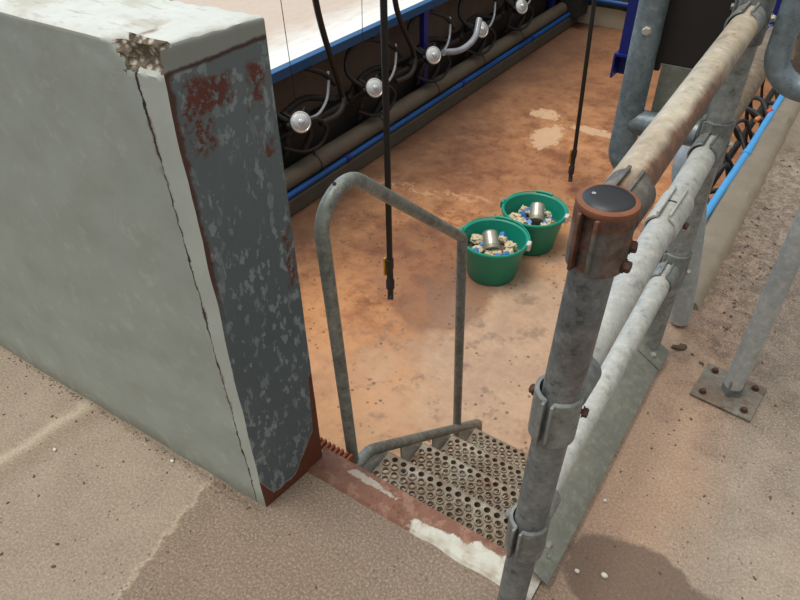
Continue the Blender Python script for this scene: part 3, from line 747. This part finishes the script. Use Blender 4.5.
# kick plate: a flat strip leaning from the floor up to the posts
KZ = .018
def kbox(bm, u0, u1, y0, y1, h0, h1):
    vs = box(bm, (u0, y0, h0), (u1, y1, h1), .0008)
    for v in vs: v.co = V((-.158 - .85 * v.co.x + .52 * v.co.z, v.co.y, KZ + .52 * v.co.x + .85 * v.co.z))
bm = bmesh.new(); kbox(bm, 0, .118, .818, 1.69, -.003, .003); kp = link('kick_plate', bm, M['plate'], rl, smooth=False)
for y, u in ((.875, .03), (.90, .04)): link('bolt', bolt_bm((-.158 - .85 * u + .0016, y, KZ + .52 * u + .003), (.52, 0, .85), .005, .006), M['clamp'], kp)
bm = bmesh.new(); kbox(bm, -.004, .10, 1.645, 1.745, .003, .008); bk = link('bracket', bm, M['plate'], rl, smooth=False)
link('bolt', bolt_bm((-.158 - .85 * .04 + .52 * .008, 1.675, KZ + .52 * .04 + .85 * .008), (.52, 0, .85), .008, .010), M['bolt'], bk)

# ------------------------------------------------------------------ gate on the far post
gt = thing('pipe_gate', 'bluish galvanised tube gate with dark sheet behind the top rail', 'gate', (-.33, 1.72, .70))
GX = -.432
bm = bmesh.new(); tube(bm, densify(fillet([(GX, 1.722, 1.9), (GX, 1.722, .615), (GX + .10, 1.722, .615)], .095, 12), .06), .0345, 26, wob=.0006); tube(bm, densify([(GX + .01, 1.722, .745), (QX - .04, 1.722, .75)], .06), .0335, 26, wob=.0006); fr = link('tube_frame', bm, M['bluegalv'], gt)
link('bolt', bolt_bm((GX + .006, 1.722 - .034, .985), (.2, -1, .1), .010, .012), M['bolt'], fr)
bm = bmesh.new(); box(bm, (-.422, 1.757, .872), (-.392, 1.775, 1.9), .003); link('edge_strip', bm, M['rubber'], gt, smooth=False)
bm = bmesh.new(); box(bm, (-.394, 1.757, .893), (-.246, 1.765, 1.9), .002); link('rubber_sheet', bm, M['rubber'], gt, smooth=False)
bm = bmesh.new(); box(bm, (-.386, 1.751, .765), (-.246, 1.757, .8945), .001); link('metal_skirt', bm, M['plate'], gt, smooth=False)
ch = bmesh.new()
box(ch, (-.523, 1.83, .872), (-.45, 1.838, 1.9)); box(ch, (-.523, 1.838, .872), (-.517, 1.89, 1.9)); box(ch, (-.456, 1.757, .872), (-.45, 1.83, 1.9))
link('blue_channel', ch, M['navy'], gt, smooth=False)
ch = bmesh.new(); 
box(ch, (-.531, 1.82, .868), (-.46, 1.87, .874)); box(ch, (-.531, 1.82, .808), (-.526, 1.87, .868)); box(ch, (-.468, 1.82, .808), (-.463, 1.87, .868)); box(ch, (-.526, 1.864, .808), (-.468, 1.87, .868))
link('blue_bracket', ch, M['navy'], gt, smooth=False)

# bent pipe on the right kerb behind the far post
bp = thing('bent_pipe_rail', 'pale bent pipe leg turning into a brown rail behind the far railing post', 'pipe rail', (-.168, 1.925, 0))
bm = bmesh.new(); lp = spline([(-.168, 1.925, .012), (-.182, 1.93, .10), (-.225, 1.945, .33), (-.272, 1.965, .50), (-.288, 2.02, .553), (-.287, 2.10, .558)], 6)
tube(bm, lp, [.029 + .025 * min(1, i / (len(lp) - 12)) for i in range(len(lp))], 24); link('leg', bm, M['leg'], bp)
bm = bmesh.new(); tube(bm, densify([(-.287, 2.09, .556), (-.287, 4.6, .552)], .2) , .053, 20); link('rail', bm, M['brownpipe'], bp)
bm = bmesh.new(); tube(bm, [(-.287, 4.5, .52), (-.23, 4.5, .03)], .03, 16); link('rear_leg', bm, M['brownpipe'], bp)
bm = bmesh.new(); box(bm, (-.335, 3.3, .603), (-.235, 3.6, 1.25), .006); tag(link('navy_box', bm, M['navy'], smooth=False), 'dark navy blue box standing on the brown pipe behind the far post', 'box')

# right-hand post with base plate and U loop
rp = thing('base_plate_post', 'galvanised post bolted down with a square base plate, curved pipe loop at its top', 'post', (.052, 1.685, 0))
bm = bmesh.new(); tube(bm, densify([(.052, 1.685, .042), (.052, 1.685, 1.7)], .1), .0275, 22); link('post', bm, M['leg'], rp)
bm = bmesh.new(); box(bm, (-.022, -.022, .008), (.022, .022, .075), .004, Matrix.Translation((.052, 1.685, 0)) @ Matrix.Rotation(.5, 4, 'Z')); link('stub', bm, M['clamp'], rp, smooth=False)
RM = Matrix.Translation((.046, 1.688, 0)) @ Matrix.Rotation(math.radians(-5), 4, 'Z')
bm = bmesh.new(); box(bm, (-.088, -.082, 0), (.088, .082, .010), .002, RM); link('base_plate', bm, M['dirtyplate'], rp, smooth=False)
for sx in (-1, 1):
    for sy in (-1, 1): link('anchor_bolt', bolt_bm(RM @ V((sx * .06, sy * .055, .011)), (0, 0, 1), .009, .014), M['darkbolt'], rp)
bm = bmesh.new(); tube(bm, densify(fillet([(-.134, 1.684, 1.9), (-.134, 1.684, .925), (.045, 1.684, .91)], .075, 12), .06), .0262, 24, wob=.0005); link('pipe_loop', bm, M['bluegalv'], rp)

# light blue pipe on the kerb, hoses tangled below it
lb = thing('light_blue_pipe', 'light blue pipe along the right kerb beside the tangled hoses', 'pipe', (-.262, 4, 0))
bm = bmesh.new(); tube(bm, [(-.272, 2.50, .03), (-.246, 3.28, .032)], .0165, 14); link('tube', bm, M['lightblue'], lb)
bm = bmesh.new(); tube(bm, [(-.246, 3.28, .032), (-.225, 4.6, .034), (-.20, 6.6, .036)], .0165, 14); link('tube', bm, M['lightblue'], lb)
bm = bmesh.new(); lathe(bm, [(.0165, -.02), (.0205, -.02), (.0205, .02), (.0165, .02)], axmat((-.246, 3.28, .032), (.04, 1, 0)), 14, True); link('coupling', bm, M['lightblue'], lb)
rnd = random.Random(3)
for i in range(15):
    y = 2.60 + i * .135 + rnd.uniform(-.07, .07); x0 = -.285 + .025 * (y - 2.6); out = rnd.uniform(.05, .20); dz = rnd.uniform(-.10, .10); dy = rnd.uniform(-.32, .40)
    bm = bmesh.new()
    tube(bm, spline([(x0, y, -.03), (x0 - out * .5, y + dy * .3, .0 + dz), (x0 - out, y + dy * .7, -.06 + dz * .5), (x0 - out * .8, y + dy, -.25), (x0 - out * .2, y + dy * 1.2, -.33)], 7), rnd.choice((.007, .009, .012)), 10)
    tag(link('rubber_hose', bm, M['hose']), 'black rubber hose looped in the tangle left of the light blue pipe', 'hose', 'hoses tangled along the right kerb')
bm = bmesh.new(); tube(bm, [(-.42, 2.5, -.36), (-.36, 5.5, -.36)], .02, 12); tag(link('hose_line', bm, M['hose']), 'black line under the tangled hoses on the right pit side', 'pipe')
for (x, y, z, mt, lab) in ((-.285, 3.72, .03, 'tagorange', 'small orange plastic piece among the hoses near the grey pipe loop'), (-.250, 3.82, .045, 'tagred', 'small pink plastic piece beside the light blue pipe')):
    bm = bmesh.new(); lathe(bm, [(0, -.018), (.010, -.017), (.013, 0), (.010, .017), (0, .018)], axmat((x, y, z), (.4, 1, .3)), 12); tag(link('plastic_piece', bm, M[mt]), lab, 'plastic piece')

# ------------------------------------------------------------------ buckets and contents
BUCK = [(-1.312, 2.88, 'green plastic bucket of scraps nearer the stair, front one of two', .2),
        (-1.25, 3.275, 'green plastic bucket of scraps standing behind the other bucket', .12)]
BH, RT, RB = .25, .184, .142
for bi, (x, y, lab, ang) in enumerate(BUCK):
    t = thing('bucket', lab, 'bucket', (x, y, PITZ), 'green buckets on the pit floor')
    m = Matrix.Translation((x, y, PITZ)); bm = bmesh.new()
    lathe(bm, [(0, .0), (RB - .008, .0), (RB, .008), (RT - .004, BH - .035), (RT - .002, BH - .03), (RT + .008, BH - .028), (RT + .012, BH - .006), (RT + .008, BH), (RT + .001, BH), (RT - .006, BH - .006), (RT - .010, BH - .04), (RB - .006, .012), (0, .010)], m, 48)
    link('body', bm, M['green'], t)
    for s in (0, 1):
        a = ang + s * PI; c = V((x + math.cos(a) * (RT + .012), y + math.sin(a) * (RT + .012), PITZ + BH - .012))
        bm = bmesh.new(); box(bm, (-.010, -.022, -.026), (.014, .022, .020), .005, Matrix.Translation(c) @ Matrix.Rotation(a, 4, 'Z')); link('lug', bm, M['lug' if s == 0 else 'green'], t, smooth=False)
    bm = bmesh.new(); pts = []
    for j in range(25):
        a = ang + PI * j / 24; rr = RT + .014
        pts.append((x + math.cos(a) * rr, y + math.sin(a) * rr, PITZ + BH - .010 + .016 * math.sin(PI * j / 24)))
    tube(bm, pts, .0035, 8); h = link('handle', bm, M['green'], t)
    bm = bmesh.new(); tube(bm, pts[10:15], .0085, 10); link('grip', bm, M['green'], h)
    # loose bed of scraps
    where = 'front green bucket' if bi == 0 else 'rear green bucket'
    bm = bmesh.new(); nr, ns = 10, 40; g = []
    for r in range(nr + 1):
        rr = (RB + .020) * r / nr
        g.append([bm.verts.new((x + rr * math.cos(2 * PI * s / ns), y + rr * math.sin(2 * PI * s / ns), PITZ + .13 + .02 * (1 - (r / nr) ** 2) + .012 * noise.noise(V((rr * 40 * math.cos(2 * PI * s / ns), rr * 40 * math.sin(2 * PI * s / ns), bi * 5)))) ) for s in range(ns if r else 1)])
    for r in range(nr):
        for s in range(ns):
            f = list(dict.fromkeys([g[r][s % len(g[r])], g[r][(s + 1) % len(g[r])], g[r + 1][(s + 1) % ns], g[r + 1][s]])); bm.faces.new(f)
    tag(link('scraps', bm, M['scrap']), 'bed of small mixed scraps filling the ' + where, 'scraps', None, 'stuff')
    # tin can lying on top
    cx, cy, cz = x - .015 + .03 * bi, y - .01 + .02 * bi, PITZ + .215
    t = thing('tin_can', 'empty tin can lying on the scraps in the ' + where, 'tin can', (cx, cy, cz), 'tin cans in the buckets')
    ax = V((-.50, .62, .45)).normalized() if bi == 0 else V((-.30, .68, .42)).normalized(); mm = axmat((cx, cy, cz), ax)
    bm = bmesh.new(); prof = [(0, -.052), (.040, -.052), (.043, -.055), (.045, -.052)]
    for j in range(13): prof.append((.0435 + (.0007 if j % 2 else -.0007), -.045 + j * .0075))
    prof += [(.045, .052), (.043, .055), (.040, .052), (0, .050)]; lathe(bm, prof, mm, 28); link('can_body', bm, M['tin'], t)
    bm = bmesh.new(); lathe(bm, [(.0446, -.05), (.0449, -.05), (.0449, -.03), (.0446, -.03)], mm, 28, True); link('rim_band', bm, M['tinside'], t)
    r2 = random.Random(5 + bi)
    for j in range(9):
        a = j * 2.4 + .6 + bi; rr = .065 + .055 * r2.random()
        c = V((x + rr * math.cos(a), y + rr * math.sin(a), PITZ + .170 + .01 * r2.random())); s = r2.uniform(.024, .036)
        bm = bmesh.new(); bmesh.ops.create_icosphere(bm, subdivisions=3, radius=1)
        for v in bm.verts:
            n1 = noise.noise(v.co * 1.8 + V((j * 7, bi * 3, 0))); n2 = noise.noise(v.co * 5 + V((j, 0, 9))); v.co = c + V((v.co.x * s, v.co.y * s * .9, v.co.z * s * .75)) * (1 + .55 * n1 + .3 * n2)
        tag(link('crumpled_wrapper', bm, M['paper'], ang=25), 'crumpled beige wrapper lying among the scraps in the ' + where, 'wrapper', 'wrappers in the ' + where)
    for j in range(6):
        a = j * 1.9 + 2.2 + bi * .7; rr = .05 + .075 * r2.random(); c = V((x + rr * math.cos(a), y + rr * math.sin(a), PITZ + .180 + .012 * r2.random()))
        bm = bmesh.new(); mm = axmat(c, (r2.uniform(-.8, .8), r2.uniform(-.8, .8), .7))
        lathe(bm, [(0, .014), (.013, .014), (.016, .011), (.016, -.012), (.0135, -.012), (.0135, -.03), (.018, -.045), (0, -.045)], mm, 18)
        tag(link('bottle_top', bm, M['cap']), 'small blue plastic bottle top among the scraps in the ' + where, 'bottle top', 'bottle tops in the ' + where)

# ------------------------------------------------------------------ pebbles and dirt
PEB = [(-.114, .898, .0065, 'white pebble on the floor just right of the kick plate end'), (-.057, .923, .0085, 'largest white pebble on the floor near the darker patch'),
       (-.128, 1.12, .006, 'white pebble beside the middle of the kick plate'), (-.995, .700, .0, ''), (-1.165, .585, .006, 'white pebble close to the foot of the grey wall'),
       (-1.472, .43, .006, 'white pebble on the left floor away from the wall')]
for (x, y, s, lab) in PEB:
    if not s: continue
    bm = bmesh.new(); bmesh.ops.create_icosphere(bm, subdivisions=2, radius=1)
    for v in bm.verts: v.co = V((x, y, s * .55)) + V((v.co.x * s, v.co.y * s * .8, v.co.z * s * .6)) * (1 + .3 * noise.noise(v.co * 1.5 + V((x * 50, 0, 0))))
    tag(link('pebble', bm, M['stone'], ang=60), lab, 'pebble', 'pebbles on the floor')
bm = bmesh.new(); r3 = random.Random(11)
def lump(x, y, s):
    mm = Matrix.Translation((x, y, s * .3)) @ Matrix.Rotation(r3.uniform(0, 6), 4, 'Z') @ Matrix.Diagonal((s * r3.uniform(.8, 1.6), s * r3.uniform(.6, 1), s * .5, 1))
    bmesh.ops.create_icosphere(bm, subdivisions=1, radius=1, matrix=mm)
for i in range(90):
    lump(-.10 + abs(r3.gauss(0, .09)), r3.gauss(2.45, .42), r3.uniform(.002, .007))
for i in range(30): lump(r3.uniform(-.1, .55), r3.uniform(1.4, 2.6), r3.uniform(.002, .005))
for i in range(25): lump(r3.uniform(-.13, .3), r3.uniform(.9, 1.6), r3.uniform(.002, .005))
for i in range(120):
    x = r3.uniform(-2.1, -.87); lump(x, .614 - .0266 * (-.85 - x) - abs(r3.gauss(0, .012)), r3.uniform(.0015, .0035))
for i in range(60): lump(r3.uniform(-2.0, -.3), r3.uniform(.1, .6), r3.uniform(.002, .005))
lump(-.135, 1.80, .018); lump(-.125, 1.815, .014); lump(.045, 1.87, .012)
tag(link('dirt_crumbs', bm, M['dirt'], smooth=False), 'loose dark dirt crumbs scattered over the concrete floor', 'dirt', None, 'stuff')

# ------------------------------------------------------------------ camera
cam = bpy.data.cameras.new('camera'); co = bpy.data.objects.new('camera', cam); COL.objects.link(co)
R_ = V((0.8307071, 0.5566292, -0.0094680)); D_ = V((0.3466602, -0.5305095, -0.7735543)); F_ = V((-0.4356058, 0.6393149, -0.6336592))
mw = Matrix((R_, -D_, -F_)).transposed().to_4x4(); mw.translation = (0, 0, 1.5)
co.matrix_world = mw; cam.sensor_width = 36; cam.lens = 664.07 * 36 / 800; cam.clip_start = .02
S.camera = co

# ------------------------------------------------------------------ light
w = bpy.data.worlds.new('World'); S.world = w; w.use_nodes = True
nt = w.node_tree; bg = nt.nodes['Background']
def wn(t, **kw):
    n = nt.nodes.new(t)
    for k_, v_ in kw.items(): setattr(n, k_, v_)
    return n
tcw = wn('ShaderNodeTexCoord'); nrm = wn('ShaderNodeVectorMath', operation='NORMALIZE'); nt.links.new(tcw.outputs['Generated'], nrm.inputs[0])
sx = wn('ShaderNodeSeparateXYZ'); nt.links.new(nrm.outputs[0], sx.inputs[0])
mr = wn('ShaderNodeMapRange', interpolation_type='SMOOTHSTEP'); nt.links.new(sx.outputs[2], mr.inputs[0]); mr.inputs[1].default_value = 0.0; mr.inputs[2].default_value = .95
mixw = wn('ShaderNodeMix', data_type='RGBA'); nt.links.new(mr.outputs[0], mixw.inputs[0]); mixw.inputs[6].default_value = (.22, .23, .24, 1); mixw.inputs[7].default_value = (1.15, 1.16, 1.15, 1)
# a cool opening of daylight on the far left side of the shed
dt = wn('ShaderNodeVectorMath', operation='DOT_PRODUCT'); nt.links.new(nrm.outputs[0], dt.inputs[0]); dt.inputs[1].default_value = V((-.85, .35, .32)).normalized()
m2 = wn('ShaderNodeMapRange', interpolation_type='SMOOTHSTEP'); nt.links.new(dt.outputs['Value'], m2.inputs[0]); m2.inputs[1].default_value = .80; m2.inputs[2].default_value = .95
mix2 = wn('ShaderNodeMix', data_type='RGBA'); nt.links.new(m2.outputs[0], mix2.inputs[0]); nt.links.new(mixw.outputs[2], mix2.inputs[6]); mix2.inputs[7].default_value = (1.5, 2.0, 2.7, 1)
nt.links.new(mix2.outputs[2], bg.inputs[0]); bg.inputs[1].default_value = .68
sun = bpy.data.lights.new('daylight', 'SUN'); sun.energy = 2.15; sun.angle = math.radians(30); sun.color = (1.0, .96, .90)
so = bpy.data.objects.new('daylight', sun); COL.objects.link(so); d = V((.22, .20, -1.0)); so.rotation_euler = d.to_track_quat('-Z', 'Y').to_euler()
S.view_settings.view_transform = 'Standard'; S.view_settings.look = 'None'; S.view_settings.gamma = 1; S.view_settings.use_curve_mapping = False
S.view_settings.exposure = 0.0
